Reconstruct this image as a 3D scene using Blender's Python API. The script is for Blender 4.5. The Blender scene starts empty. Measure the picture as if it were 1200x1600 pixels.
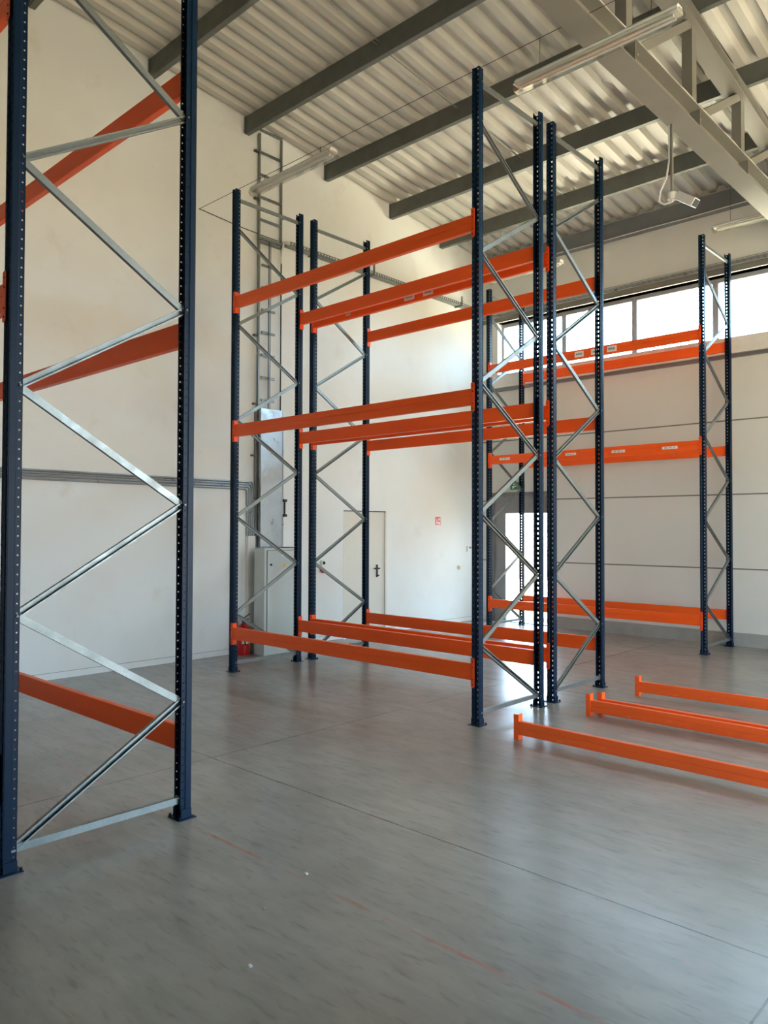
import bpy, bmesh, math, random
from mathutils import Vector, Matrix
random.seed(7)
PI = math.pi
scene = bpy.context.scene
COL = scene.collection

# ------------------------------------------------------------------ camera
def make_camera():
    yaw, pitch, roll, F = -0.7525, 0.0220, 0.0031, 1195.27
    cy, sy, cp, sp, cr, sr = math.cos(yaw), math.sin(yaw), math.cos(pitch), math.sin(pitch), math.cos(roll), math.sin(roll)
    fwd = Vector((sy*cp, cy*cp, sp)); right = Vector((cy, -sy, 0)); up = right.cross(fwd)
    r = right*cr + up*sr; u = -right*sr + up*cr
    cam = bpy.data.cameras.new('camera'); o = bpy.data.objects.new('camera', cam); COL.objects.link(o)
    o.matrix_world = Matrix(((r.x, u.x, -fwd.x, 4.0873), (r.y, u.y, -fwd.y, -5.6175), (r.z, u.z, -fwd.z, 1.7673), (0, 0, 0, 1)))
    cam.sensor_fit = 'HORIZONTAL'; cam.sensor_width = 36; cam.lens = F/1200*36
    cam.clip_start = .05; cam.clip_end = 300
    scene.camera = o
make_camera()

# ------------------------------------------------------------------ daylight
SKY = (0.56, 0.78, 1.0); SKY_S = 4.5
GROUND = (1.0, 0.77, 0.50); GROUND_S = 3.0
world = bpy.data.worlds.new('daylight'); scene.world = world; world.use_nodes = True
nt = world.node_tree; nt.nodes.clear()
tc = nt.nodes.new('ShaderNodeTexCoord'); sep = nt.nodes.new('ShaderNodeSeparateXYZ')
mr = nt.nodes.new('ShaderNodeMapRange'); mr.inputs[1].default_value = -.04; mr.inputs[2].default_value = .06
mx = nt.nodes.new('ShaderNodeMixRGB')
mx.inputs[1].default_value = tuple(c*GROUND_S for c in GROUND)+(1,); mx.inputs[2].default_value = tuple(c*SKY_S for c in SKY)+(1,)
bg = nt.nodes.new('ShaderNodeBackground'); wo = nt.nodes.new('ShaderNodeOutputWorld')
nt.links.new(tc.outputs['Generated'], sep.inputs[0]); nt.links.new(sep.outputs[2], mr.inputs[0]); nt.links.new(mr.outputs[0], mx.inputs[0])
mr2 = nt.nodes.new('ShaderNodeMapRange'); mr2.inputs[1].default_value = .2; mr2.inputs[2].default_value = 1; mr2.inputs[3].default_value = 1; mr2.inputs[4].default_value = 2.5
nt.links.new(sep.outputs[1], mr2.inputs[0]); nt.links.new(mr2.outputs[0], bg.inputs[1])
nt.links.new(mx.outputs[0], bg.inputs[0]); nt.links.new(bg.outputs[0], wo.inputs[0])

def portal(name, loc, rot, w, h):
    l = bpy.data.lights.new(name, 'AREA'); l.shape = 'RECTANGLE'; l.size = w; l.size_y = h
    l.cycles.is_portal = True
    o = bpy.data.objects.new(name, l); COL.objects.link(o); o.location = loc; o.rotation_euler = rot

# openings of the hall: (x0, x1, z0, z1) etc.
XR, YB, YW, XL = 9.6, -13.0, 6.7, -4.85
WIN = (-4.43, 9.15, 4.75, 5.77)
DOOR = (-4.55, -3.28, 0.0, 2.45)
GATE = (-2.85, 5.2, 0.0, 4.5)          # y0, y1, z0, z1 in the right wall
BGATE = (-.6, 1.4, 0.0, 2.6)         # x0, x1 in the rear wall behind the photographer
portal('window_light', ((WIN[0]+WIN[1])/2, YW+.12, (WIN[2]+WIN[3])/2), (-PI/2, 0, 0), WIN[1]-WIN[0], 1.02)
portal('door_light', (-3.79, YW+.16, 1.04), (-PI/2, 0, 0), .92, 2.06)
portal('gate_light', (XR+.1, (GATE[0]+GATE[1])/2, 2.25), (0, PI/2, 0), 4.5, GATE[1]-GATE[0])
portal('rear_gate_light', ((BGATE[0]+BGATE[1])/2, YB-.1, 1.3), (PI/2, 0, 0), BGATE[1]-BGATE[0], 2.6)

sun = bpy.data.lights.new('sun', 'SUN'); sun.energy = 44; sun.angle = .009; sun.color = (1, .77, .52)
so = bpy.data.objects.new('sun', sun); COL.objects.link(so)
so.rotation_euler = Vector((-.62, .10, -.78)).to_track_quat('-Z', 'Y').to_euler()

vs = scene.view_settings
vs.view_transform = 'Standard'; vs.look = 'None'; vs.gamma = 1; vs.use_curve_mapping = False
vs.exposure = 1.1
scene.cycles.max_bounces = 10; scene.cycles.diffuse_bounces = 7; scene.cycles.glossy_bounces = 4
scene.cycles.transparent_max_bounces = 12
scene.cycles.sample_clamp_indirect = 6

# ------------------------------------------------------------------ materials
def srgb(r, g, b):
    f = lambda c: (c/255/12.92) if c/255 <= .04045 else ((c/255+.055)/1.055)**2.4
    return (f(r), f(g), f(b), 1)
class Mat:
    def __init__(s, name, col, rough=.5, metal=0, spec=.5):
        s.m = bpy.data.materials.new(name); s.m.use_nodes = True; s.nt = s.m.node_tree
        s.b = s.nt.nodes['Principled BSDF']; s.col = col
        s.b.inputs['Base Color'].default_value = col; s.b.inputs['Roughness'].default_value = rough
        s.b.inputs['Metallic'].default_value = metal; s.b.inputs['Specular IOR Level'].default_value = spec
        s.tc = None; s.cur = None
    def n(s, t, **kw):
        x = s.nt.nodes.new(t)
        for k, v in kw.items(): setattr(x, k, v)
        return x
    def link(s, a, b): s.nt.links.new(a, b)
    def coord(s):
        if s.tc is None: s.tc = s.n('ShaderNodeTexCoord')
        return s.tc.outputs['Object']
    def noise(s, scale, detail=4, rough=.6, stretch=None, dist=0):
        c = s.coord()
        if stretch:
            mp = s.n('ShaderNodeMapping'); mp.inputs['Scale'].default_value = stretch; s.link(c, mp.inputs[0]); c = mp.outputs[0]
        t = s.n('ShaderNodeTexNoise'); t.inputs['Scale'].default_value = scale; t.inputs['Detail'].default_value = detail
        t.inputs['Roughness'].default_value = rough; t.inputs['Distortion'].default_value = dist
        s.link(c, t.inputs['Vector']); return t.outputs['Fac']
    def ramp(s, fac, lo, hi, a=0., b=1.):
        r = s.n('ShaderNodeMapRange'); s.link(fac, r.inputs[0])
        for i, v in zip((1, 2, 3, 4), (lo, hi, a, b)): r.inputs[i].default_value = v
        return r.outputs[0]
    def math(s, op, a, b=None, c=None):
        r = s.n('ShaderNodeMath', operation=op)
        for i, v in enumerate((a, b, c)):
            if v is None: continue
            if isinstance(v, (int, float)): r.inputs[i].default_value = v
            else: s.link(v, r.inputs[i])
        return r.outputs[0]
    def mixcol(s, fac, col):
        x = s.n('ShaderNodeMixRGB')
        s.link(fac, x.inputs[0])
        if s.cur is None: x.inputs[1].default_value = s.col
        else: s.link(s.cur, x.inputs[1])
        x.inputs[2].default_value = col; s.cur = x.outputs[0]
        s.link(s.cur, s.b.inputs['Base Color']); return s
    def rough(s, fac): s.link(fac, s.b.inputs['Roughness']); return s
    def bump(s, fac, strength=.2, dist=.01):
        x = s.n('ShaderNodeBump'); x.inputs['Strength'].default_value = strength; x.inputs['Distance'].default_value = dist
        s.link(fac, x.inputs['Height']); s.link(x.outputs[0], s.b.inputs['Normal']); return s
    def axis(s, i):
        x = s.n('ShaderNodeSeparateXYZ'); s.link(s.coord(), x.inputs[0]); return x.outputs[i]

def simple(name, col, rough=.5, metal=0, var=.25, scale=6, spec=.5):
    m = Mat(name, col, rough, metal, spec)
    m.mixcol(m.ramp(m.noise(scale), .35, .75, 0, var), tuple(c*.6 for c in col[:3])+(1,))
    return m.m
# painted steel
M_blue = Mat('blue_paint', srgb(2, 32, 56), .42, 0, .2)
M_blue.mixcol(M_blue.ramp(M_blue.noise(9, 5), .55, .8, 0, .5), srgb(6, 42, 64))
M_blue.mixcol(M_blue.ramp(M_blue.noise(70, 3), .70, .76, 0, .25), srgb(80, 96, 116)); M_blue = M_blue.m
def orange(name, col, scuff=.25):
    m = Mat(name, col, .42, 0, .35)
    m.mixcol(m.ramp(m.noise(3, 5, stretch=(.35, 1, 3)), .4, .75, 0, .35), tuple(c*.72 for c in col[:3])+(1,))
    m.mixcol(m.ramp(m.noise(14, 4, stretch=(.3, 1, 1)), .66, .72, 0, scuff), srgb(240, 150, 110))
    return m.m
M_orange = orange('orange_paint', srgb(252, 98, 28), .10)
M_orange_floor = orange('scuffed_orange_paint', srgb(250, 104, 40), .45)
M_conn = orange('connector_orange_paint', srgb(244, 88, 28), .15)
M_dark = simple('dark_steel', srgb(40, 30, 30), .6)
def galv(name, col, rough, metal=.75):
    m = Mat(name, col, rough, metal)
    v = m.n('ShaderNodeTexVoronoi'); v.inputs['Scale'].default_value = 60; m.link(m.coord(), v.inputs['Vector'])
    m.mixcol(m.ramp(v.outputs['Distance'], .1, .7, 0, .35), tuple(c*.7 for c in col[:3])+(1,))
    m.mixcol(m.ramp(m.noise(5, 5), .45, .75, 0, .4), tuple(c*.65 for c in col[:3])+(1,))
    m.rough(m.ramp(m.noise(8, 3), .3, .7, rough-.08, rough+.12))
    return m.m
M_galv = galv('galvanised_steel', srgb(140, 147, 145), .42, .7)
M_purlin = galv('purlin_galvanised_steel', srgb(116, 120, 115), .5, .6)
M_sheet = galv('galvanised_sheet', srgb(186, 194, 200), .33, .8)
M_truss = simple('grey_primer_paint', srgb(122, 120, 112), .5, 0, .2, 2.5)
M_white = simple('white_plastic', srgb(226, 226, 220), .4)
M_cabinet = simple('light_grey_enamel', srgb(196, 204, 200), .4, 0, .1)
M_doorp = simple('off_white_door_paint', srgb(214, 212, 200), .45, 0, .08, 3)
M_black = simple('black_plastic', srgb(24, 24, 26), .45)
M_red = simple('red_paint', srgb(190, 24, 22), .3)
M_winframe = simple('window_frame_aluminium', srgb(168, 172, 176), .4, .1)
M_grey = simple('grey_aluminium', srgb(120, 122, 124), .4, .2)
M_dgrey = simple('dark_grey_door_paint', srgb(136, 137, 138), .5, 0, .15, 3)
M_label = simple('white_paper', srgb(236, 232, 228), .6, 0, .05)
M_ink = simple('grey_print', srgb(110, 108, 108), .6)
M_yellow = simple('yellow_sticker', srgb(225, 200, 40), .5)
M_green = simple('green_sign', srgb(20, 140, 80), .4)
M_cream = simple('yellowed_plastic', srgb(226, 214, 186), .5)
M_concrete = simple('plinth_concrete', srgb(160, 160, 154), .85, 0, .4, 4)
M_cable = simple('blue_cable', srgb(70, 84, 104), .5)
M_wire = simple('thin_steel_wire', srgb(90, 86, 78), .5, .5)
# clear plastic lens of the tube lights and window glass
def glassy(name, tint, gloss):
    m = bpy.data.materials.new(name); m.use_nodes = True; t = m.node_tree; t.nodes.clear()
    a = t.nodes.new('ShaderNodeBsdfTransparent'); a.inputs[0].default_value = tint
    g = t.nodes.new('ShaderNodeBsdfGlossy'); g.inputs['Roughness'].default_value = .08
    x = t.nodes.new('ShaderNodeMixShader'); x.inputs[0].default_value = gloss
    o = t.nodes.new('ShaderNodeOutputMaterial')
    t.links.new(a.outputs[0], x.inputs[1]); t.links.new(g.outputs[0], x.inputs[2]); t.links.new(x.outputs[0], o.inputs[0])
    return m
M_glass = glassy('window_glass', (.93, .97, .97, 1), .07)
M_lens = glassy('clear_lamp_cover', (.88, .88, .84, 1), .22)
# plaster of the left wall
m = Mat('white_plaster', srgb(225, 228, 225), .8)
m.mixcol(m.ramp(m.noise(.7, 5, .55), .42, .72, 0, .32), srgb(206, 192, 170))
m.mixcol(m.ramp(m.noise(2.2, 6, .6), .6, .8, 0, .35), srgb(196, 186, 168))
m.mixcol(m.ramp(m.noise(34, 3, .6), .74, .79, 0, .5), srgb(168, 160, 146))
m.bump(m.noise(55, 4), .06, .004); M_plaster = m.m
# sandwich panels of the window wall, with the seams between panels
m = Mat('sandwich_panel', srgb(212, 215, 210), .55)
m.mixcol(m.ramp(m.noise(.9, 4), .45, .75, 0, .25), srgb(196, 190, 176))
z = m.axis(2); fr = m.math('MODULO', m.math('SUBTRACT', z, 1.155), 1.15)
seam = m.math('MULTIPLY', m.math('LESS_THAN', m.math('ABSOLUTE', m.math('SUBTRACT', fr, .012)), .010), m.math('GREATER_THAN', z, .5))
m.mixcol(m.math('MULTIPLY', seam, m.math('LESS_THAN', z, 4.4)), srgb(112, 110, 102)); M_panel = m.m
# deck sheets of the roof
m = Mat('roof_deck_steel', srgb(190, 189, 180), .5, .12)
m.mixcol(m.ramp(m.noise(1.2, 5, stretch=(4, .6, 1)), .4, .75, 0, .3), srgb(168, 168, 158)); x, y = m.axis(0), m.axis(1)
dx = m.math('LESS_THAN', m.math('ABSOLUTE', m.math('SUBTRACT', m.math('MODULO', m.math('ADD', x, 10.05), .52), .05)), .008)
dy = m.math('LESS_THAN', m.math('ABSOLUTE', m.math('SUBTRACT', m.math('MODULO', m.math('ADD', y, 20.0), .78), .3)), .018)
m.mixcol(m.math('MULTIPLY', dx, dy), srgb(60, 58, 52)); M_deck = m.m
# concrete floor
m = Mat('polished_concrete', srgb(158, 155, 148), .35)
m.mixcol(m.ramp(m.noise(.45, 6, .6), .36, .66, 0, .7), srgb(118, 114, 106))
m.mixcol(m.ramp(m.noise(1.7, 7, .65, stretch=(1, 1.6, 1), dist=.6), .5, .75, 0, .5), srgb(152, 146, 136))
m.mixcol(m.ramp(m.noise(5, 6, .6, stretch=(.5, 1.8, 1), dist=.3), .42, .85, 0, .5), srgb(108, 104, 98))
m.mixcol(m.ramp(m.noise(18, 3, .5, stretch=(.4, 1.5, 1)), .56, .85, 0, .5), srgb(88, 84, 80))
m.mixcol(m.ramp(m.noise(55, 2, .5, stretch=(1, .8, 1)), .78, .80, 0, .5), srgb(186, 182, 172))
x, y = m.axis(0), m.axis(1)
wob = m.math('MULTIPLY', m.math('SUBTRACT', m.noise(3, 3), .5), .012)
def gline(c, off, pitch, w):
    t = m.math('ADD', m.math('ADD', c, -off+pitch*10), wob)
    return m.math('LESS_THAN', m.math('ABSOLUTE', m.math('SUBTRACT', m.math('MODULO', t, pitch), 0.01)), w)
j = m.math('MAXIMUM', gline(x, -.95, 4.09, .005), gline(y, -2.2, 4.07, .005))
m.mixcol(m.math('MULTIPLY', j, m.ramp(m.noise(5, 3), .3, .6, .35, .95)), srgb(74, 70, 64))
ch = m.math('LESS_THAN', m.math('ABSOLUTE', m.math('ADD', m.math('ADD', y, 3.045), wob)), .012)
m.mixcol(m.math('MULTIPLY', ch, m.ramp(m.noise(2.4, 5, .7), .42, .66, 0, .75)), srgb(172, 88, 70))
ch = m.math('LESS_THAN', m.math('ABSOLUTE', m.math('ADD', m.math('ADD', y, 2.45), wob)), .009)
m.mixcol(m.math('MULTIPLY', ch, m.ramp(m.noise(2, 5, .7), .56, .7, 0, .5)), srgb(176, 96, 80))
m.b.inputs['Roughness'].default_value = .27; m.bump(m.noise(22, 5), .05, .003)
M_floor = m.m
M_bounce = simple('bounce_paving', srgb(242, 234, 214), .9, 0, .1)  # very pale so the strip outside bounces sunlight in through the windows
m = Mat('outdoor_gravel', srgb(112, 104, 90), .9); m.mixcol(m.ramp(m.noise(.4, 5), .4, .6, 0, 1), srgb(100, 100, 78)); M_out = m.m

# ------------------------------------------------------------------ mesh tools
class MB:
    def __init__(s): s.v = []; s.f = []; s.mi = []
    def add(s, vs, fs, mi=0):
        o = len(s.v); s.v += [tuple(v) for v in vs]; s.f += [tuple(i+o for i in f) for f in fs]; s.mi += [mi]*len(fs)
    def box(s, x0, x1, y0, y1, z0, z1, mi=0):
        vs = [(x, y, z) for x in (x0, x1) for y in (y0, y1) for z in (z0, z1)]
        s.add(vs, [(0, 1, 3, 2), (4, 6, 7, 5), (0, 4, 5, 1), (2, 3, 7, 6), (0, 2, 6, 4), (1, 5, 7, 3)], mi); return s
    def prism(s, pts, a, b, frame=None, mi=0):
        """closed 2D outline pts extruded from a to b; frame maps (p, q, t) to xyz"""
        fr = frame or (lambda p, q, t: (p, q, t)); n = len(pts)
        vs = [fr(p, q, a) for p, q in pts]+[fr(p, q, b) for p, q in pts]
        fs = [(i, (i+1) % n, n+(i+1) % n, n+i) for i in range(n)]+[tuple(range(n))[::-1], tuple(range(n, 2*n))]
        s.add(vs, fs, mi); return s
    def cyl(s, p, q, r, n=12, r2=None, mi=0):
        p, q = Vector(p), Vector(q); d = (q-p).normalized()
        a = d.orthogonal().normalized(); b = d.cross(a); r2 = r if r2 is None else r2
        vs = [p+(a*math.cos(t)+b*math.sin(t))*r for t in [2*PI*i/n for i in range(n)]]+[q+(a*math.cos(t)+b*math.sin(t))*r2 for t in [2*PI*i/n for i in range(n)]]
        s.add(vs, [(i, (i+1) % n, n+(i+1) % n, n+i) for i in range(n)]+[tuple(range(n))[::-1], tuple(range(n, 2*n))], mi); return s
    def tube(s, pts, r, n=8, mi=0):
        pts = [Vector(p) for p in pts]; rings = []; a = None
        for i, p in enumerate(pts):
            d = (pts[min(i+1, len(pts)-1)]-pts[max(i-1, 0)]).normalized()
            a = (d.orthogonal() if a is None else (a-d*a.dot(d))).normalized(); b = d.cross(a)
            rings.append([p+(a*math.cos(2*PI*k/n)+b*math.sin(2*PI*k/n))*r for k in range(n)])
        fs = [(i*n+k, i*n+(k+1) % n, (i+1)*n+(k+1) % n, (i+1)*n+k) for i in range(len(pts)-1) for k in range(n)]
        fs += [tuple(range(n))[::-1], tuple(range((len(pts)-1)*n, len(pts)*n))]
        s.add([v for r_ in rings for v in r_], fs, mi); return s
    def lathe(s, prof, c=(0, 0, 0), n=20, mi=0):
        vs = [(c[0]+r*math.cos(2*PI*k/n), c[1]+r*math.sin(2*PI*k/n), c[2]+z) for r, z in prof for k in range(n)]
        fs = [(i*n+k, i*n+(k+1) % n, (i+1)*n+(k+1) % n, (i+1)*n+k) for i in range(len(prof)-1) for k in range(n)]
        fs += [tuple(range(n))[::-1], tuple(range((len(prof)-1)*n, len(prof)*n))]
        s.add(vs, fs, mi); return s
    def mesh(s, name, mats, bevel=0, smooth=False):
        me = bpy.data.meshes.new(name); me.from_pydata(s.v, [], s.f)
        for mt in (mats if isinstance(mats, (list, tuple)) else [mats]): me.materials.append(mt)
        me.polygons.foreach_set('material_index', s.mi)
        bm = bmesh.new(); bm.from_mesh(me); bmesh.ops.recalc_face_normals(bm, faces=bm.faces)
        if bevel: bmesh.ops.bevel(bm, geom=bm.edges[:], offset=bevel, segments=2, affect='EDGES', profile=.7)
        bm.to_mesh(me); bm.free()
        if smooth:
            me.polygons.foreach_set('use_smooth', [True]*len(me.polygons))
            me.set_sharp_from_angle(angle=math.radians(40))
        me.update(); return me
    def build(s, name, mats, parent=None, **kw): return link(name, s.mesh(name, mats, **kw), parent)
def link(name, me, parent=None, loc=None):
    o = bpy.data.objects.new(name, me); COL.objects.link(o)
    if parent is not None: o.parent = parent
    if loc: o.location = loc
    return o
def tag(o, label=None, cat=None, group=None, kind=None):
    for k, v in (('label', label), ('category', cat), ('group', group), ('kind', kind)):
        if v: o[k] = v
    return o
def empty(name, loc, label, cat, group=None, rz=0):
    o = bpy.data.objects.new(name, None); COL.objects.link(o); o.location = loc; o.rotation_euler = (0, 0, rz)
    o.empty_display_size = .1
    return tag(o, label, cat, group)
def struct(name, mb, mats, **kw): return tag(mb.build(name, mats, **kw), kind='structure')
def copy_tree(o, parent=None):
    c = o.copy(); COL.objects.link(c); c.parent = parent
    for ch in list(o.children): copy_tree(ch, c)
    return c

# ------------------------------------------------------------------ the hall
ZB = lambda y: 7.44-.10*(y-.93)          # underside of the purlins
ZD = lambda y: ZB(y)+.25                 # underside of the deck
struct('floor', MB().box(XL-.2, XR+.2, YB-.2, YW+.35, -.2, 0), M_floor)
# left wall (painted, continuous)
def wall_yz(x0, x1, y0, y1, z0=-.2):
    b = MB(); b.prism([(y0, z0), (y1, z0), (y1, ZD(y1)+.1), (y0, ZD(y0)+.1)], x0, x1, lambda p, q, t: (t, p, q)); return b
def door_wall_left():
    b = MB(); D0, D1, DZ = 2.97, 3.975, 2.065
    for (y0, y1) in ((YB, D0), (D1, YW+.25)):
        b.prism([(y0, -.2), (y1, -.2), (y1, ZD(y1)+.1), (y0, ZD(y0)+.1)], XL-.2, XL, lambda p, q, t: (t, p, q))
    b.prism([(D0, DZ), (D1, DZ), (D1, ZD(D1)+.1), (D0, ZD(D0)+.1)], XL-.2, XL, lambda p, q, t: (t, p, q))
    return b
struct('wall_left', door_wall_left(), M_plaster)
b = MB(); b.box(XL, XL+.008, YB, 2.93, 0, .075).box(XL, XL+.008, 4.02, YW, 0, .075); b.box(XL, XL+.006, YB, 2.93, .075, .079, 1).box(XL, XL+.006, 4.02, YW, .075, .079, 1); struct('baseboard_left', b, [M_plaster, M_truss])
# window wall
b = MB(); W0, W1, WZ0, WZ1 = WIN
T = .25
b.box(XL, W0, YW, YW+T, DOOR[3], WZ1); b.box(W0, XR, YW, YW+T, DOOR[3], WZ0)
b.box(XL, DOOR[0], YW, YW+T, -.2, DOOR[3]); b.box(DOOR[1], XR, YW, YW+T, -.2, DOOR[3])
b.box(W1, XR, YW, YW+T, WZ0, WZ1); b.box(XL, XR, YW, YW+T, WZ1, 7.6)
struct('wall_back', b, M_panel)
# right wall with the open gate, rear wall behind the photographer with the open gate
b = MB()
b.box(XR, XR+.2, YB, GATE[0], -.2, 9.3).box(XR, XR+.2, GATE[1], YW+T, -.2, 9.3).box(XR, XR+.2, GATE[0], GATE[1], GATE[3], 9.3)
struct('wall_right', b, M_panel)
b = MB()
b.box(XL, BGATE[0], YB-.2, YB, -.2, 9.3).box(BGATE[1], XR, YB-.2, YB, -.2, 9.3).box(BGATE[0], BGATE[1], YB-.2, YB, BGATE[3], 9.3)
struct('wall_front', b, M_panel)
# unseen partition beside the photographer, added to shape the light on the floor
struct('wall_added_partition', MB().box(3.42, XR, -3.0, -2.88, 0, 7.6), M_plaster)
# concrete plinth under the window wall
b = MB(); b.box(DOOR[1]+.12, XR, 6.6, YW, 0, .15); b.box(DOOR[1]+.12, XR, 6.63, YW, .15, .19)
struct('trim_1', b, M_concrete)
# roof deck: trapezoidal sheet, ribs running from the rear to the window wall
b = MB(); P = .26; hgt = .075; x = XL-.2
while x < XR+.2:
    for (xa, za), (xb, zb_) in zip([(0, 0), (.10, 0), (.135, hgt), (.225, hgt)], [(.10, 0), (.135, hgt), (.225, hgt), (.26, 0)]):
        ys = (YB-.2, YW+.3)
        vs = [(x+xa, ys[0], ZD(ys[0])+za), (x+xb, ys[0], ZD(ys[0])+zb_), (x+xb, ys[1], ZD(ys[1])+zb_), (x+xa, ys[1], ZD(ys[1])+za)]
        vs += [(p, q, ZD(q)+.16) for p, q, r in vs]
        b.add(vs, [(0, 1, 2, 3), (7, 6, 5, 4), (0, 4, 5, 1), (2, 6, 7, 3)])
    x += P
struct('ceiling', b, M_deck)
# purlins: C sections, web towards the photographer, with end cleat and sag rods
PY = [-11.7, -10.1, -8.5, -6.9, -5.3, -3.7, -2.10, -.57, .95, 2.50, 4.02, 5.40]
def purlin_mesh():
    b = MB(); h = .25
    prof = [(0, 0), (.07, 0), (.07, .018), (.067, .018), (.067, .003), (.003, .003), (.003, h-.003), (.067, h-.003), (.067, h-.018), (.07, h-.018), (.07, h), (0, h)]
    b.prism(prof, 0, XR-XL-.06, lambda p, q, t: (t, p, q)); return b.mesh('purlin_section', M_purlin)
pm = purlin_mesh()
cleat = MB().box(-.0, .012, -.02, -.001, .005, .245).mesh('cleat', M_galv)
ordn = [w+' from the window wall' for w in ('first', 'second', 'third', 'fourth', 'fifth', 'sixth', 'seventh', 'eighth', 'ninth', 'tenth', 'eleventh', 'twelfth')]
for i, y in enumerate(PY):
    k = len(PY)-1-i
    lab = 'grey galvanised steel roof purlin under the ribbed deck, '+ordn[k]
    e = empty('roof_purlin', (XL+.03, y, ZB(y)), lab, 'roof beam', 'purlins under the roof deck')
    link('beam_section', pm, e); link('end_cleat', cleat, e)
rods = []
for y0, y1 in zip(PY[5:-1], PY[6:]):
    xo = .035*(PY.index(y0) % 2)
    b = MB(); b.cyl((-2.2+xo, y0-.08, ZB(y0)+.17), (-2.2+xo, y1+.10, ZB(y1)+.17), .007, 6)
    rods.append(b.build('rod', M_galv))
e = empty('sag_rod_line', (-2.2, 0, 7.5), 'thin steel rod line running through the roof purlins left of the ceiling truss', 'rod')
for o in rods: o.parent = e; o.location = (2.2, 0, -7.5)
# eaves beam on top of the window wall
b = MB(); ye = 6.57; z0 = 6.755
b.prism([(0, 0), (.12, 0), (.12, .012), (.03, .012), (.03, .27), (.12, .27), (.12, .282), (0, .282)], XL+.02, XR, lambda p, q, t: (t, ye+p, z0+q))
e = b.build('eaves_beam', simple('eaves_grey_paint', srgb(120, 124, 126), .5, .3)); tag(e, 'grey steel channel beam along the top of the window wall', 'beam')

# ------------------------------------------------------------------ windows in the wall strip
def window_bay(n, x0, x1):
    f = MB(); y0, y1 = YW+.16, YW+.22; t = .045
    f.box(x0, x1, y0, y1, WZ1-.07, WZ1); f.box(x0, x1, y0, y1, WZ0, WZ0+.05)
    f.box(x0, x0+t, y0, y1, WZ0+.05, WZ1-.07); f.box(x1-t, x1, y0, y1, WZ0+.05, WZ1-.07)
    o = struct('window_%d' % n, f, M_winframe)
    g = MB().box(x0+t, x1-t, y0+.025, y0+.031, WZ0+.05, WZ1-.07).build('glass_pane', M_glass, o)
x = W0; n = 1
while x < W1-.3:
    window_bay(n, x, min(x+1.358, W1)); x += 1.358; n += 1
b = MB()  # reveal lining, sill and head trims
b.box(W0-.02, W1, YW-.02, YW+.25, WZ1, WZ1+.012); struct('trim_2', b, M_white)
b = MB(); b.box(XL+.02, XR, YW-.03, YW, 5.79, 5.87); struct('trim_3', b, M_truss)
b = MB(); b.box(XL+.3, XR, YW-.035, YW, 4.50, 4.752); b.box(XL+.3, XR, YW-.05, YW-.035, 4.735, 4.752); struct('trim_4', b, M_white)
b = MB(); b.box(XL+.1, XR-.05, YW-.05, YW-.004, 4.43, 4.455); b.box(XL+.1, XR-.05, YW-.03, YW-.004, 4.455, 4.49)
tag(b.build('cable_conduit', M_grey), 'thin grey conduit along the wall just under the window strip', 'conduit')
# mesh cable tray above the windows
def tray(p0, p1, name, label, w=.12, up=(0, 0, 1), out=(0, -1, 0), rung=.1):
    p0, p1 = Vector(p0), Vector(p1); d = (p1-p0); L = d.length; d.normalize(); out = Vector(out); up = Vector(up)
    b = MB()
    for o_, u_ in ((0, 0), (0, .04), (w/2, 0), (w, 0), (w, .04)):
        q = out*o_+up*u_; b.cyl(p0+q, p1+q, .004, 5)
    k = 0
    while k < L:
        q = p0+d*k; b.cyl(q+up*.04, q, .003, 4); b.cyl(q, q+out*w, .003, 4); b.cyl(q+out*w, q+out*w+up*.04, .003, 4); k += rung
    k = .4
    while k < L:
        q = p0+d*k; b.box(*(sorted((q.x-.012*abs(d.x)-0*out.x, q.x+.012*abs(d.x)+out.x*w))+sorted((q.y-.012*abs(d.y), q.y+.012*abs(d.y)+out.y*w))), q.z-.012, q.z-.004); k += 1.2
    o = b.build(name, M_galv); tag(o, label, 'cable tray'); return o
tray((XL+.1, YW-.01, 5.90), (XR-.1, YW-.01, 5.90), 'wire_cable_tray', 'narrow wire mesh cable tray running along the wall above the window strip', w=.08)

# ------------------------------------------------------------------ exterior door in the window wall
d = tag(bpy.data.objects.new('door_2', None), kind='structure'); COL.objects.link(d); d.location = (DOOR[0], YW, 0)
W = DOOR[1]-DOOR[0]
b = MB(); b.box(0, W, .02, .10, 2.07, 2.40); b.build('transom_panel', M_dgrey, d)
b = MB(); b.box(-.03, W+.03, -.03, .02, 2.40, 2.47); b.box(W-.04, W+.03, -.03, .12, 0, 2.40); b.box(-.03, .03, -.03, .12, 0, 2.4); b.build('door_frame', M_grey, d)
b = MB(); b.box(.03, .28, .03, .08, .0, 2.07); b.build('side_leaf', M_dgrey, d)
b = MB(); b.box(W-.10, W-.05, .10, .95, .02, 2.06); b.build('open_door_leaf', M_white, d)
b = MB(); b.box(0, W, -.02, .2, -.01, .012); b.build('threshold', M_grey, d)
tag(MB().box(-30, 40, YW+3.6, YW+11, -.35, -.015).build('bounce_yard', M_bounce), kind='structure')  # bright strip added outside to throw sunlight up onto the ceiling
ext = MB().box(-30, 60, YW+.36, YW+60, -.35, -.02).box(XR+.25, 60, -40, YW+.36, -.35, -.02).box(-30, XR+.25, -40, YB-.25, -.35, -.02).build('ground', M_out); tag(ext, kind='structure')

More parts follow.
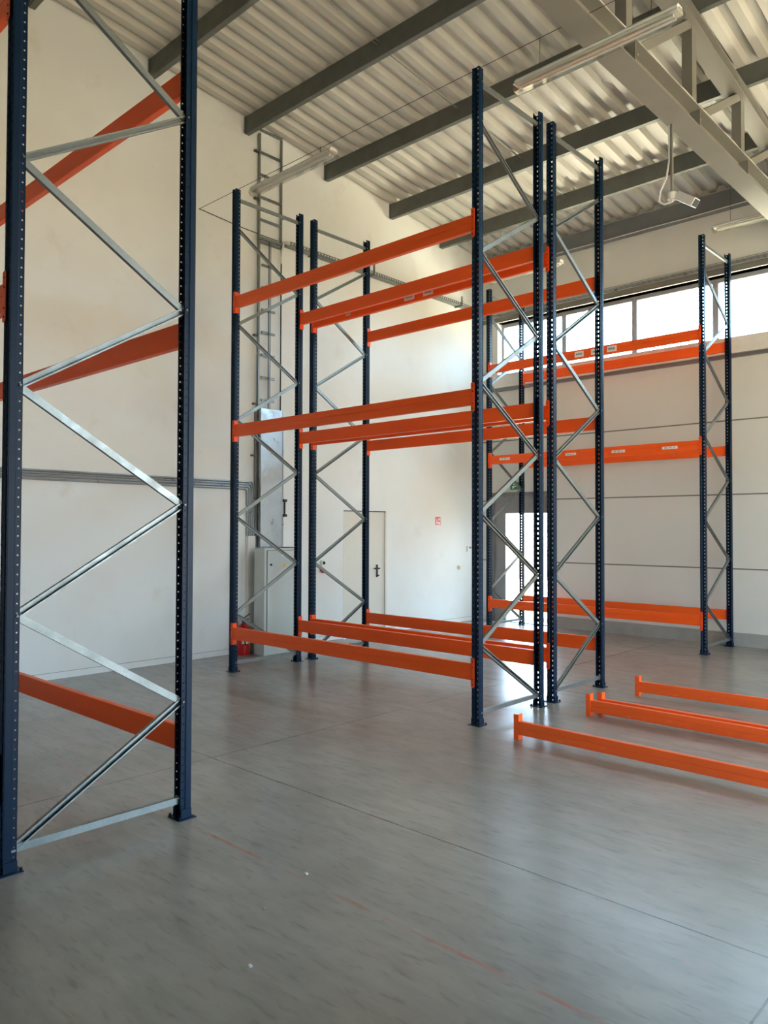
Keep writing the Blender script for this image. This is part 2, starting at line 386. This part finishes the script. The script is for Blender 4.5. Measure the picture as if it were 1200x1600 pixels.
# ------------------------------------------------------------------ interior door in the left wall
d = tag(bpy.data.objects.new('door_1', None), kind='structure'); COL.objects.link(d); d.location = (XL, 2.97, 0)
b = MB(); b.box(-.05, -.02, .012, .99, .008, 2.05); b.build('door_leaf', M_doorp, d, bevel=.002)
b = MB(); b.box(-.06, .002, .99, 1.03, 0, 2.05); b.box(-.06, .002, -.0, .012, 0, 2.05); b.build('door_frame', M_doorp, d)
b = MB(); b.box(-.09, -.055, 0, 1.0, 2.045, 2.065); b.box(-.02, .004, 0, 1.0, 2.052, 2.065); b.build('top_gap_strip', M_black, d)  # black strips drawn as the dark gap line above the leaf
b = MB(); b.box(-.022, -.008, .785, .825, .95, 1.16); b.cyl((-.02, .805, 1.10), (.04, .805, 1.10), .011)
b.cyl((.04, .815, 1.10), (.04, .69, 1.10), .011); b.box(-.02, .03, .79, .82, .97, .99); b.build('door_handle', M_black, d)

# ------------------------------------------------------------------ ceiling truss
XT = .925
t = empty('ceiling_truss', (XT, 0, 6.03), 'grey painted steel lattice truss crossing under the roof at upper right', 'truss')
b = MB()
def hsec(b, w, h, y0, y1, zf0, zf1, tf=.014, tw=.008):
    pts = [(-w/2, 0), (w/2, 0), (w/2, tf), (tw/2, tf), (tw/2, h-tf), (w/2, h-tf), (w/2, h), (-w/2, h), (-w/2, h-tf), (-tw/2, h-tf), (-tw/2, tf), (-w/2, tf)]
    n = len(pts); vs = [(p, y0, zf0+q) for p, q in pts]+[(p, y1, zf1+q) for p, q in pts]
    b.add(vs, [(i, (i+1) % n, n+(i+1) % n, n+i) for i in range(n)]+[tuple(range(n)), tuple(range(n, 2*n))])
y0, y1 = YB, YW-.02
hsec(b, .25, .22, y0, y1, 0, 0); b.build('bottom_chord', M_truss, t)
TH = .14
b = MB(); hsec(b, .22, TH, y0, y1, ZB(y0)-TH-6.03, ZB(y1)-TH-6.03); b.build('top_chord', M_truss, t)
zt = lambda y: ZB(y)-TH-6.03
ky = [p+.035 for p in PY if p < 5.6]
for i, y in enumerate(ky):
    b = MB(); b.box(-.055, .055, y-.06, y+.06, .22, zt(y)+.01); b.build('post', M_truss, t)
    b = MB(); b.box(-.115, .115, y-.006, y+.006, .014, .206); b.build('stiffener_plate', M_truss, t)
for ya, yb in zip(ky, ky[1:]+[6.4]):
    b = MB(); p = Vector((0, ya+.16, .22)); q = Vector((0, yb-.07, zt(yb)+.02)); dd = (q-p).normalized(); nn = Vector((0, -dd.z, dd.y))*.045
    vs = []
    for c in (p, q):
        for sx, sn in ((-.05, -1), (.05, -1), (.05, 1), (-.05, 1)): vs.append((sx, (c+nn*sn).y, (c+nn*sn).z))
    b.add(vs, [(0, 1, 5, 4), (1, 2, 6, 5), (2, 3, 7, 6), (3, 0, 4, 7), (0, 3, 2, 1), (4, 5, 6, 7)]); b.build('diagonal', M_truss, t)
b = MB(); pts = []
for i in range(60):
    yy = -4+i*.18; pts.append((.118, yy, .228+.006*math.sin(i*1.7)))
b.tube(pts, .006, 5); b.build('truss_cable', M_white, t)

# ------------------------------------------------------------------ pallet rack: uprights with punched slots
LB, DP = 3.707, 1.10
def upright_mesh():
    bm = bmesh.new(); MZ, PZ = 120, .05
    circ = lambda r: [(r*math.cos(a), r*math.sin(a)) for a in [PI/4*i for i in range(8)]]
    tear = [(.0052, 0), (.0078, .006), (0, .0105), (-.0078, .006), (-.0052, 0), (-.0036, -.009), (0, -.0115), (.0036, -.009)]
    # rearrange the outline to 8 directions: E NE N NW W SW S SE
    def strip(p, q, hole=None, hx=.5):
        p, q = Vector((*p, 0)), Vector((*q, 0)); w = (q-p).length; d = (q-p)/w
        if not hole:
            v = [bm.verts.new(c) for c in (p, q, q+Vector((0, 0, MZ*PZ)), p+Vector((0, 0, MZ*PZ)))]; bm.faces.new(v); return
        cx = w*hx
        for i in range(MZ):
            z0 = i*PZ; zc = z0+PZ/2
            out = [(w, zc), (w, z0+PZ), (cx, z0+PZ), (0, z0+PZ), (0, zc), (0, z0), (cx, z0), (w, z0)]
            vo = [bm.verts.new(p+d*a+Vector((0, 0, b_))) for a, b_ in out]
            vi = [bm.verts.new(p+d*(cx+a)+Vector((0, 0, zc+b_))) for a, b_ in hole]
            for k in range(8): bm.faces.new((vo[k], vo[(k+1) % 8], vi[(k+1) % 8], vi[k]))
    rd = circ(.0050); t8 = [tear[0], tear[1], tear[2], tear[3], tear[4], tear[5], tear[6], tear[7]]
    half = [((.0, .007), (.011, .007), None), ((.011, .007), (.015, 0), None), ((.015, 0), (.037, 0), 't'), ((.037, 0), (.040, .003), None),
            ((.040, .003), (.040, .036), None), ((.040, .036), (.034, .043), None), ((.034, .043), (.034, .068), 'r'), ((.034, .068), (.024, .070), None)]
    for sx in (1, -1):
        for a, c, h in half:
            a2, c2 = (a[0]*sx, a[1]), (c[0]*sx, c[1])
            if sx < 0: a2, c2 = c2, a2
            strip(a2, c2, t8 if h == 't' else rd if h == 'r' else None, .5)
    bmesh.ops.remove_doubles(bm, verts=bm.verts, dist=.0001)
    bmesh.ops.recalc_face_normals(bm, faces=bm.faces)
    bmesh.ops.solidify(bm, geom=bm.faces[:], thickness=.002)
    me = bpy.data.meshes.new('upright_post'); bm.to_mesh(me); bm.free(); me.materials.append(M_blue); return me
ME_UP = upright_mesh()
b = MB(); b.box(-.065, .065, -.025, .095, 0, .006); b.box(-.046, -.042, .0, .07, .006, .06); b.box(.042, .046, .0, .07, .006, .06)
for sx in (-.055, .055): b.cyl((sx, .085, .006), (sx, .085, .022), .008, 6)
ME_BASE = b.mesh('base_plate', M_blue)
def brace_mesh(p, q, open_side, name='brace'):
    p, q = Vector(p), Vector(q); d = (q-p).normalized(); n = Vector((1, 0, 0)).cross(d).normalized()
    W, D, T_ = .040, .026, .002
    s = 1 if open_side else -1
    # channel section, web on the far or the near side
    pr = [(-W/2, D/2), (-W/2, -D/2), (W/2, -D/2), (W/2, D/2), (W/2-.008, D/2), (W/2-.008, D/2-T_), (W/2-T_, D/2-T_), (W/2-T_, -D/2+T_), (-W/2+T_, -D/2+T_), (-W/2+T_, D/2-T_), (-W/2+.008, D/2-T_), (-W/2+.008, D/2)]
    b = MB(); k = len(pr)
    vs = [c+n*a+Vector((1, 0, 0))*(bb*s) for c in (p, q) for a, bb in pr]
    b.add(vs, [(i, (i+1) % k, k+(i+1) % k, k+i) for i in range(k)]+[tuple(range(k)), tuple(range(k, 2*k))])
    return b.mesh(name, M_galv)
ME_BOLT = MB().cyl((.030, 0, 0), (.042, 0, 0), .007, 8).mesh('bolt', M_galv)
def make_frame(rear_first, loc, label):
    e = empty('rack_upright_frame', loc, label, 'rack frame', 'blue rack end frames with zigzag braces')
    f = link('upright_post', ME_UP, e); link('base_plate', ME_BASE, f)
    r = link('upright_post', ME_UP, e, (0, DP, 0)); r.rotation_euler = (0, 0, PI); link('base_plate', ME_BASE, r)
    yf, yr = .057, DP-.057
    def br(p, q, op):
        o = link('brace', brace_mesh(p, q, op), e)
        for c in (p, q) if p[2] != q[2] or p[2] > 3 else (p,): link('bolt', ME_BOLT, o, (0, c[1], c[2]))
    br((0, yf-.01, .11), (0, yr+.01, .11), False); br((0, yf, 5.88), (0, yr, 5.88), False)
    for k in range(9):
        front = (k % 2 == 0) != rear_first
        a, c = (yf, yr) if front else (yr, yf)
        br((.004*(-1)**k, a, .11+.6*k), (.004*(-1)**k, c, .11+.6*(k+1)), k % 2 == 0)
    return e
YA, YBK, YR_, YN = 0, DP+.1914, 5.4215, -4.0747
fa = make_frame(True, (-.04, YA, 0), 'tall blue rack frame at the right end of the middle double rack, its near row')
fb = make_frame(False, (-.04, YBK, 0), 'tall blue rack frame at the right end of the middle double rack, its far row')
def cpf(src, loc, label):
    c = copy_tree(src); c.location = loc; c['label'] = label; return c
cpf(fa, (-.04-LB, YA, 0), 'blue rack frame in front of the grey electrical cabinet')
cpf(fb, (-.04-LB, YBK, 0), 'blue rack frame in front of the cream interior door')
cpf(fa, (-.04-LB, YR_, 0), 'blue rack frame standing in front of the open bright doorway')
cpf(fa, (-.04, YR_, 0), 'rightmost blue rack frame, standing in front of the window wall')
cpf(fb, (-.04, YN, 0), 'nearest and largest blue rack frame, at the left edge of the photo')
cpf(fb, (-.04-LB, YN, 0), 'blue rack frame just outside the left edge, carrying the near rack beams')

# ------------------------------------------------------------------ beams
BL = LB-.088
def beam_mesh(h=.15, d=.05, L=BL):
    g = .004; prof = [(0, .004), (.004, 0), (d-.004, 0), (d, .004), (d, h-.004), (d-.004, h), (.004, h), (0, h-.004), (0, h*.56), (g, h*.54), (g, h*.50), (0, h*.48)]
    b = MB(); b.prism(prof, 0, L, lambda p, q, t: (t, p, q)); return b
ME_BEAM = beam_mesh().mesh('beam_box', M_orange)
def conn_mesh(side, h=.27, lo=-.065):
    """angle bracket: one leg on the face of the upright, one on the beam end; side -1 left end, +1 right end"""
    b = MB(); t = .004; w = .040
    x0 = 0
    a = (0, w) if side > 0 else (-w, 0)
    pts = [(a[0], lo+.012), (a[0]+.012, lo), (a[1]-.012, lo), (a[1], lo+.012), (a[1], lo+h-.012), (a[1]-.012, lo+h), (a[0]+.012, lo+h), (a[0], lo+h-.012)]
    b.prism(pts, -.008, -.004, lambda p, q, tt: (p, tt, q))
    xa = (0, t) if side > 0 else (-t, 0)
    b.box(xa[0], xa[1], -.008, .055, lo+.004, lo+h-.004)
    return b
def rivets(side, h=.27, lo=-.065):
    b = MB(); x = .020*side
    for z in (.03, .075, h-.085, h-.035): b.cyl((x, -.0075, lo+z), (x, -.0105, lo+z), .006, 8)
    return b
ME_C = {s: conn_mesh(s).mesh('end_connector', M_conn) for s in (-1, 1)}
ME_R = {s: rivets(s).mesh('rivets', M_dark) for s in (-1, 1)}
def make_beam(loc, label, rear=False, group='orange beams still mounted in the racks', stickers=(), under=0):
    """origin at the lower outer left corner of the box; rear beams are turned round"""
    e = empty('rack_beam', loc, label, 'rack beam', group)
    link('beam_box', ME_BEAM, e)
    for s, x in ((-1, 0), (1, BL)):
        c = link('end_connector', ME_C[s], e, (x, 0, 0)); link('rivets', ME_R[s], c)
    for (x0, x1, z0, z1) in stickers:
        b = MB(); b.box(x0, x1, -.0012, .0005, z0, z1)
        o = b.build('paper_label', M_label, e); o['label'] = 'white paper label'
        k = MB(); n = 7; w = (x1-x0)*.7/n; xa = x0+(x1-x0)*.15
        for i in range(n):
            if i in (2, 5) and (x1-x0) > .18: continue
            k.box(xa+i*w, xa+i*w+w*.6, -.0018, -.001, z0+(z1-z0)*.35, z0+(z1-z0)*.68)
        k.build('printed_code', M_ink, o)
    if rear: e.rotation_euler = (0, 0, PI)
    return e
LEV = {'lowest': .40, 'middle': 2.90, 'top': 4.50}
X0 = -LB+.004
rows = [('near row of the middle double rack', YA, 'A'), ('far row of the middle double rack', YBK, 'B'), ('rack under the window strip', YR_, 'R'), ('nearest rack at the left edge', YN, 'N')]
ST = {('B', 'top'): [(.63, .71, .045, .095), (1.65, 1.81, .03, .11), (1.95, 2.10, .03, .11)], ('B', 'lowest'): [(1.60, 1.76, .07, .115), (1.88, 2.04, .07, .115)],
      ('R', 'middle'): [(.20, .41, .06, .10), (1.48, 1.67, .06, .10), (2.28, 2.50, .05, .09), (3.08, 3.31, .05, .09)],
      ('R', 'top'): [(1.65, 1.81, .03, .12), (1.94, 2.09, .03, .12), (2.21, 2.37, .03, .12)]}
for rn, y, key in rows:
    for lv, z in LEV.items():
        make_beam((X0, y-.001, z), 'orange beam at the %s level on the near side of the %s' % (lv, rn.replace('nearest rack at the left edge', 'left-edge rack')), stickers=ST.get((key, lv), ()))
        make_beam((X0+BL, y+DP+.001, z), 'orange beam at the %s level on the far side of the %s' % (lv, rn.replace('nearest rack at the left edge', 'left-edge rack')), rear=True)

# loose beams standing on the floor
ME_FB = beam_mesh(.11, .045, 3.6).mesh('beam_box', M_orange_floor)
def floor_conn(side):
    b = MB(); w = .045
    a = (-w, 0) if side < 0 else (0, w)
    b.box(a[0], a[1], -.006, -.002, 0, .21); xa = (-.004, 0) if side < 0 else (0, .004)
    b.box(xa[0], xa[1], -.006, .06, 0, .21)
    b.box(xa[0]-(0.012 if side < 0 else -.0), xa[1]+(.012 if side > 0 else 0), .056, .06, 0, .21)
    for z in (.03, .08, .15, .19): b.cyl(((a[0]+a[1])/2, -.006, z), ((a[0]+a[1])/2, -.008, z), .006, 8)
    return b.mesh('end_connector', M_orange_floor)
FC = {s: floor_conn(s) for s in (-1, 1)}
def floor_beam(x, y, rz, label):
    e = empty('loose_rack_beam', (x, y, 0), label, 'rack beam', 'loose orange beams lying on the floor', rz)
    link('beam_box', ME_FB, e, (0, 0, .042)); link('end_connector', FC[-1], e); link('end_connector', FC[1], e, (3.6, 0, 0))
floor_beam(.50, -.125, .004, 'scuffed orange beam on the floor, nearest of the loose beams')
floor_beam(.545, 1.03, .002, 'bright orange loose beam on the floor, near one of the close pair')
floor_beam(.60, 1.155, .004, 'orange loose beam on the floor, far one of the close pair')
floor_beam(.49, 2.20, .045, 'orange loose beam on the floor, farthest from the camera')

# ------------------------------------------------------------------ electrical cabinet, cable ladder, duct, conduits
c = empty('electrical_cabinet', (XL+.22, 1.02, 0), 'pale grey metal electrical cabinet standing against the left wall', 'cabinet')
b = MB(); b.box(0, .23, 0, .62, .0, 1.49); b.build('cabinet_body', M_cabinet, c, bevel=.004)
b = MB(); b.box(.2301, .2312, .036, .609, .148, 1.464); b.build('door_gap', M_grey, c)
b = MB(); b.box(.2312, .245, .045, .60, .16, 1.455); o = b.build('cabinet_door', M_cabinet, c, bevel=.003)
MB().cyl((.245, .10, 1.26), (.262, .10, 1.26), .014).build('door_lock', M_black, o)
b = MB(); b.prism([(.31, 1.225), (.37, 1.225), (.34, 1.28)], .2452, .2465, lambda p, q, t_: (t_, p, q)); w_ = b.build('warning_sticker', M_yellow, o); w_['label'] = 'small yellow triangular warning sticker'
b = MB(); b.box(.2452, .2462, .30, .325, 1.375, 1.41).box(.2452, .2462, .34, .365, 1.375, 1.41); b.build('nameplate', M_label, o)
b = MB(); b.box(.0, .20, .42, .60, 1.492, 1.50); b.build('cable_gland_plate', M_black, c)
b = MB(); b.box(-.2, 0, .17, .6, 0, 1.45); b.build('cabinet_back_box', M_cabinet, c)

d_ = empty('duct_cover', (XL, 1.21, 1.50), 'tall shiny galvanised metal cable duct cover above the grey cabinet', 'duct cover')
b = MB(); b.box(.02, .12, .014, .40, 0, 2.01); b.build('duct_box', M_sheet, d_, bevel=.004)
b = MB(); b.box(.08, .125, -.012, .012, 0, 2.01); b.box(.08, .125, .39, .412, 0, 2.01); b.build('edge_strip', M_sheet, d_)
b = MB(); b.box(.06, .15, .40, .46, .66, .70).box(.06, .15, .40, .46, .44, .48).box(.1, .13, .425, .445, .47, .67); b.build('clamp', M_black, d_)
b = MB(); b.box(.0, .04, -.045, -.02, 0, 2.0); b.build('side_rail', M_galv, d_)
for z in (1.32,): b = MB(); b.box(.005, .05, -.11, -.045, z-.012, z+.012); b.build('wall_bracket', M_wire, d_)

l = empty('cable_ladder', (XL, 1.20, 3.52), 'vertical galvanised cable ladder on the left wall above the duct cover', 'cable ladder')
b = MB(); b.box(.02, .06, -.012, .012, 0, 4.02); b.build('rail', M_galv, l)
b = MB(); b.box(.02, .06, .398, .418, 2.5, 4.1); b.build('rail', M_galv, l)
b = MB(); b.cyl((.05, .41, 0), (.05, .41, 2.5), .010, 8); b.build('black_cable', M_black, l)
for k in range(13):
    z = .12+.33*k
    w1 = .30 if z < 2.4 else .40
    b = MB(); b.box(.03, .05, .012 if z > 2.4 else .06, w1, z-.016, z+.016); b.box(.05, .054, .012 if z > 2.4 else .06, w1, z+.010, z+.016); b.build('rung', M_galv, l)
b = MB(); b.box(.045, .075, -.02, .44, 2.46, 2.50); b.build('cross_rail', M_galv, l)
for z in (3.75, 3.05, 1.05, .05): b = MB(); b.box(0, .05, -.075, -.01, z-.012, z+.012); b.build('wall_bracket', M_wire, l)
for z in (3.6, 2.9): b = MB(); b.box(0, .05, .42, .47, z-.012, z+.012); b.build('wall_bracket', M_wire, l)
b = MB(); b.cyl((.065, .17, 0), (.065, .17, 2.5), .009, 8); b.build('cable', M_cable, l)
b = MB(); b.cyl((.065, .20, 0), (.065, .20, 2.5), .007, 8); b.build('cable', M_galv, l)
b = MB(); b.tube([(.06, .40, 2.2), (.075, .405, 2.4), (.08, .43, 2.52), (.08, .5, 2.55)], .014, 8); b.build('white_cable_bend', M_white, l)

# horizontal tray on the left wall from the ladder to the window wall
tr = empty('cable_tray', (XL+.005, 1.69, 6.00), 'perforated galvanised cable tray running along the left wall towards the windows', 'cable tray')
b = MB(); LT = YW-1.69-.05
b.box(.02, .16, 0, LT, 0, .003)
b.box(.02, .023, 0, LT, 0, .05)
y = 0
b.box(.157, .16, 0, LT, 0, .012).box(.157, .16, 0, LT, .04, .052)
while y < LT: b.box(.157, .16, y, y+.03, .012, .04); y += .06
b.build('tray_channel', M_galv, tr)
for y in (.5, 1.8, 3.05, 4.2):
    b = MB(); b.box(0, .18, y-.015, y+.015, -.02, -.002); b.box(.15, .175, y-.012, y+.012, -.002, .17); b.build('bracket', M_galv, tr)

# conduits along the left wall and down to the white trunking
for k, z in enumerate((2.33, 2.365, 2.40, 2.43)):
    b = MB(); ye = 1.03+.035*k
    b.tube([(XL+.03, YB+.3, z), (XL+.03, ye-.03, z), (XL+.03, ye, z-.02), (XL+.03, ye+.008, z-.06), (XL+.03, ye+.008, 1.66)], .014, 8)
    tag(b.build('steel_conduit', M_sheet, smooth=True), 'galvanised conduit along the left wall, %s of four parallel pipes' % ['lowest', 'second lowest', 'second highest', 'highest'][k], 'conduit', 'parallel steel conduits on the left wall')
b = MB(); b.box(XL, XL+.06, 1.03, 1.16, 0, 1.66); tag(b.build('cable_trunking', M_white, bevel=.003), 'white vertical plastic cable trunking left of the grey cabinet', 'trunking')

# fire extinguisher at the foot of the trunking
f = empty('fire_extinguisher', (XL+.14, .90, 0), 'red fire extinguisher standing on the floor by the left wall', 'fire extinguisher')
MB().lathe([(.02, 0), (.08, .004), (.085, .03), (.085, .34), (.075, .39), (.04, .43), (.025, .44)], n=24).build('cylinder_body', M_red, f, smooth=True)
b = MB(); b.cyl((0, 0, .44), (0, 0, .48), .022); b.box(-.012, .012, -.03, .09, .48, .495); b.tube([(0, -.02, .50), (0, .05, .53), (0, .11, .56)], .008, 6); b.build('valve', M_black, f)
MB().tube([(.02, -.02, .46), (.06, -.06, .44), (.1, -.07, .34), (.1, -.05, .2), (.1, -.03, .14)], .010, 8).build('hose', M_black, f)
b = MB(); n = 10
b.add([( .0862*math.cos(a), .0862*math.sin(a), z) for z in (.16, .28) for a in [-.9+i*.2 for i in range(n)]], [(i, i+1, n+i+1, n+i) for i in range(n-1)]); o = b.build('paper_sticker', M_label, f); o['label'] = 'pale instruction sticker'

# fire point sign, room controls and small fittings on the left wall
s = empty('fire_sign', (XL, 5.31, 1.84), 'small red and white fire equipment sign on the left wall', 'sign')
MB().box(.001, .005, 0, .15, 0, .15).build('sign_plate', M_red, s)
b = MB(); b.box(.005, .006, .03, .055, .02, .07).cyl((.005, .042, .095), (.0062, .042, .095), .012); b.box(.005, .006, .085, .125, .015, .06); b.box(.005, .006, .09, .10, .08, .13).box(.005, .006, .108, .13, .09, .12); b.build('pictogram', M_label, s)
s = empty('thermostat', (XL, 6.26, 1.33), 'small white room thermostat on the left wall near the corner', 'thermostat')
MB().box(0, .03, 0, .13, 0, .11).build('case', M_white, s, bevel=.004); MB().box(.03, .032, .045, .115, .065, .095).build('display', M_ink, s)
s = empty('rotary_switch', (XL, 6.02, 1.04), 'round cream plastic switch low on the left wall', 'switch')
MB().cyl((0, 0, 0), (.02, 0, 0), .045, 20).build('base', M_cream, s); MB().cyl((.02, 0, 0), (.04, 0, 0), .028, 16).build('knob', M_cream, s)
s = empty('wall_socket', (XL, 2.50, 1.20), 'white round industrial socket with a red plug on the left wall', 'socket')
MB().cyl((0, 0, .03), (.05, 0, .03), .045, 20).build('socket_body', M_white, s); MB().cyl((.05, 0, .03), (.06, 0, .03), .026, 16).build('socket_face', M_black, s)
MB().cyl((0.01, -.01, -.07), (.06, -.02, -.10), .035, 16).build('red_plug', M_red, s)
# exit sign above the door
s = empty('exit_sign', (-4.12, YW, 2.52), 'green emergency exit sign above the open doorway', 'sign')
MB().box(0, .30, -.03, 0, 0, .14).build('sign_body', M_green, s)
b = MB(); b.box(.05, .09, -.032, -.03, .03, .07).cyl((.085, -.03, .10), (.085, -.032, .10), .014); b.box(.09, .14, -.032, -.03, .055, .07); b.box(.04, .06, -.032, -.03, .02, .035)
b.prism([(.17, .05), (.20, .05), (.20, .03), (.24, .065), (.20, .10), (.20, .08), (.17, .08)], -.032, -.03, lambda p, q, t_: (p, t_, q)); b.build('pictogram', M_label, s)

# ------------------------------------------------------------------ tube lights on tensioned wires
def tube_light(x0, y, z, label, hang, L=1.52):
    e = empty('tube_light', (x0, y, z), label, 'ceiling light', 'long tube lights hung below the roof')
    def cap(w, z0, z1, inset=0):
        return [(-w, z0), (w, z0), (w, z1), (-w, z1)]
    b = MB(); b.prism([(-.055, .02), (-.062, .045), (-.035, .075), (.035, .075), (.062, .045), (.055, .02)], 0.02, L-.02, lambda p, q, t_: (t_, p, q)); b.build('housing', M_white, e, bevel=.0)
    b = MB(); prof = [(-.06, .028), (-.058, -.005), (-.035, -.035), (.035, -.035), (.058, -.005), (.06, .028)]
    b.prism(prof, 0, L, lambda p, q, t_: (t_, p, q)); b.build('clear_cover', M_lens, e)
    for s_ in (-.024, .024): MB().cyl((.06, s_, 0), (L-.06, s_, 0), .013, 10).build('lamp_tube', M_white, e)
    b = MB()
    for x in (.25, L-.25): b.cyl((x, 0, .07), (x, 0, .07+hang), .003, 5)
    b.build('hanger_wire', M_wire, e)
tube_light(-3.66, .21, 5.98, 'long tube light at left, in front of the cable ladder', .10)
tube_light(.26, .21, 5.76, 'long tube light at top right, hanging in front of the ceiling truss', .30)
tube_light(-.05, 5.92, 6.20, 'tube light at the right edge, close to the window wall', .92)
tube_light(-4.07, 5.92, 6.30, 'short visible end of a tube light high above the open doorway', .88)
def wire(y, z, name_lab, x1=XR):
    b = MB(); b.cyl((XL, y, z), (x1, y, z), .0035, 5); tag(b.build('tension_wire', M_wire), name_lab, 'wire', 'tensioned wires carrying the tube lights')
wire(.21, 6.13, 'thin tensioned wire carrying the tube lights in front of the ladder', 1.95)
b = MB(); b.tube([(XL+.1+i*.5, 6.555, 6.762+.004*math.sin(i*2.1)) for i in range(28)], .007, 5); tag(b.build('eaves_cable', M_white), 'thin pale cable clipped along the lower edge of the eaves beam', 'cable')
b = MB(); b.tube([(XL+.01, .21, 6.13), (XL+.03, .9, 6.07), (XL+.04, 1.55, 6.05)], .006, 6); tag(b.build('wall_cable', M_wire), 'thin cable along the left wall from the wire anchor to the ladder', 'cable')

# ------------------------------------------------------------------ security camera on its pole
c = empty('security_camera', (.85, 2.25, 5.20), 'white security camera hanging on a pole from the ceiling truss', 'camera')
b = MB(); b.cyl((0, 0, .10), (0, 0, .83), .016, 10); b.build('pole', M_truss, c)
b = MB(); b.tube([(-.03, 0, .83), (-.03, 0, .45), (-.06, -.0, .28), (-.12, -.02, .14), (-.13, -.02, .04), (-.08, -.01, 0), (0, 0, .01), (.03, .0, .06)], .011, 8); b.build('white_cable', M_white, c, smooth=True)
b = MB(); b.cyl((0, 0, .03), (0, 0, .10), .05, 14); b.cyl((0, 0, .05), (.07, .03, .05), .028, 12); b.build('mounting_joint', M_white, c)
# camera housing aims to the right and a little down
a = Vector((.84, -.10, -.62)).normalized(); side = a.cross(Vector((0, 0, 1))).normalized(); upv = side.cross(a)
def obox(b, c0, L, w, h, off=0):
    vs = [c0+a*l+side*s_+upv*(u_+off) for l in (0, L) for s_ in (-w, w) for u_ in (-h, h)]
    b.add(vs, [(0, 1, 3, 2), (4, 6, 7, 5), (0, 4, 5, 1), (2, 3, 7, 6), (0, 2, 6, 4), (1, 5, 7, 3)])
c0 = Vector((.06, .02, .06))
b = MB(); obox(b, c0, .23, .052, .044); b.build('camera_body', M_white, c, bevel=.006)
b = MB(); obox(b, c0+a*.228, .005, .044, .036); b.build('lens_glass', M_black, c)

# ------------------------------------------------------------------ small litter on the floor
def scrap(x, y, s, label):
    b = MB(); vs = [(s*math.cos(t_)*random.uniform(.6, 1.2), s*.6*math.sin(t_)*random.uniform(.6, 1.2), .002+random.uniform(0, .006)) for t_ in [k*PI/4 for k in range(8)]]
    b.add(vs+[(0, 0, .012)]+[(v[0], v[1], 0) for v in vs], [(k, (k+1) % 8, 8) for k in range(8)]+[(9+k, 9+(k+1) % 8, (k+1) % 8, k) for k in range(8)]); o = b.build('paper_scrap', M_label); o.location = (x, y, 0); tag(o, label, 'litter')
scrap(1.56, -3.70, .016, 'tiny white scrap on the dark floor nearest the bottom edge')
scrap(1.10, -3.00, .014, 'tiny pale scrap on the floor beside the red chalk line')
scrap(1.23, -3.37, .008, 'tiny white speck on the floor between the two larger scraps')
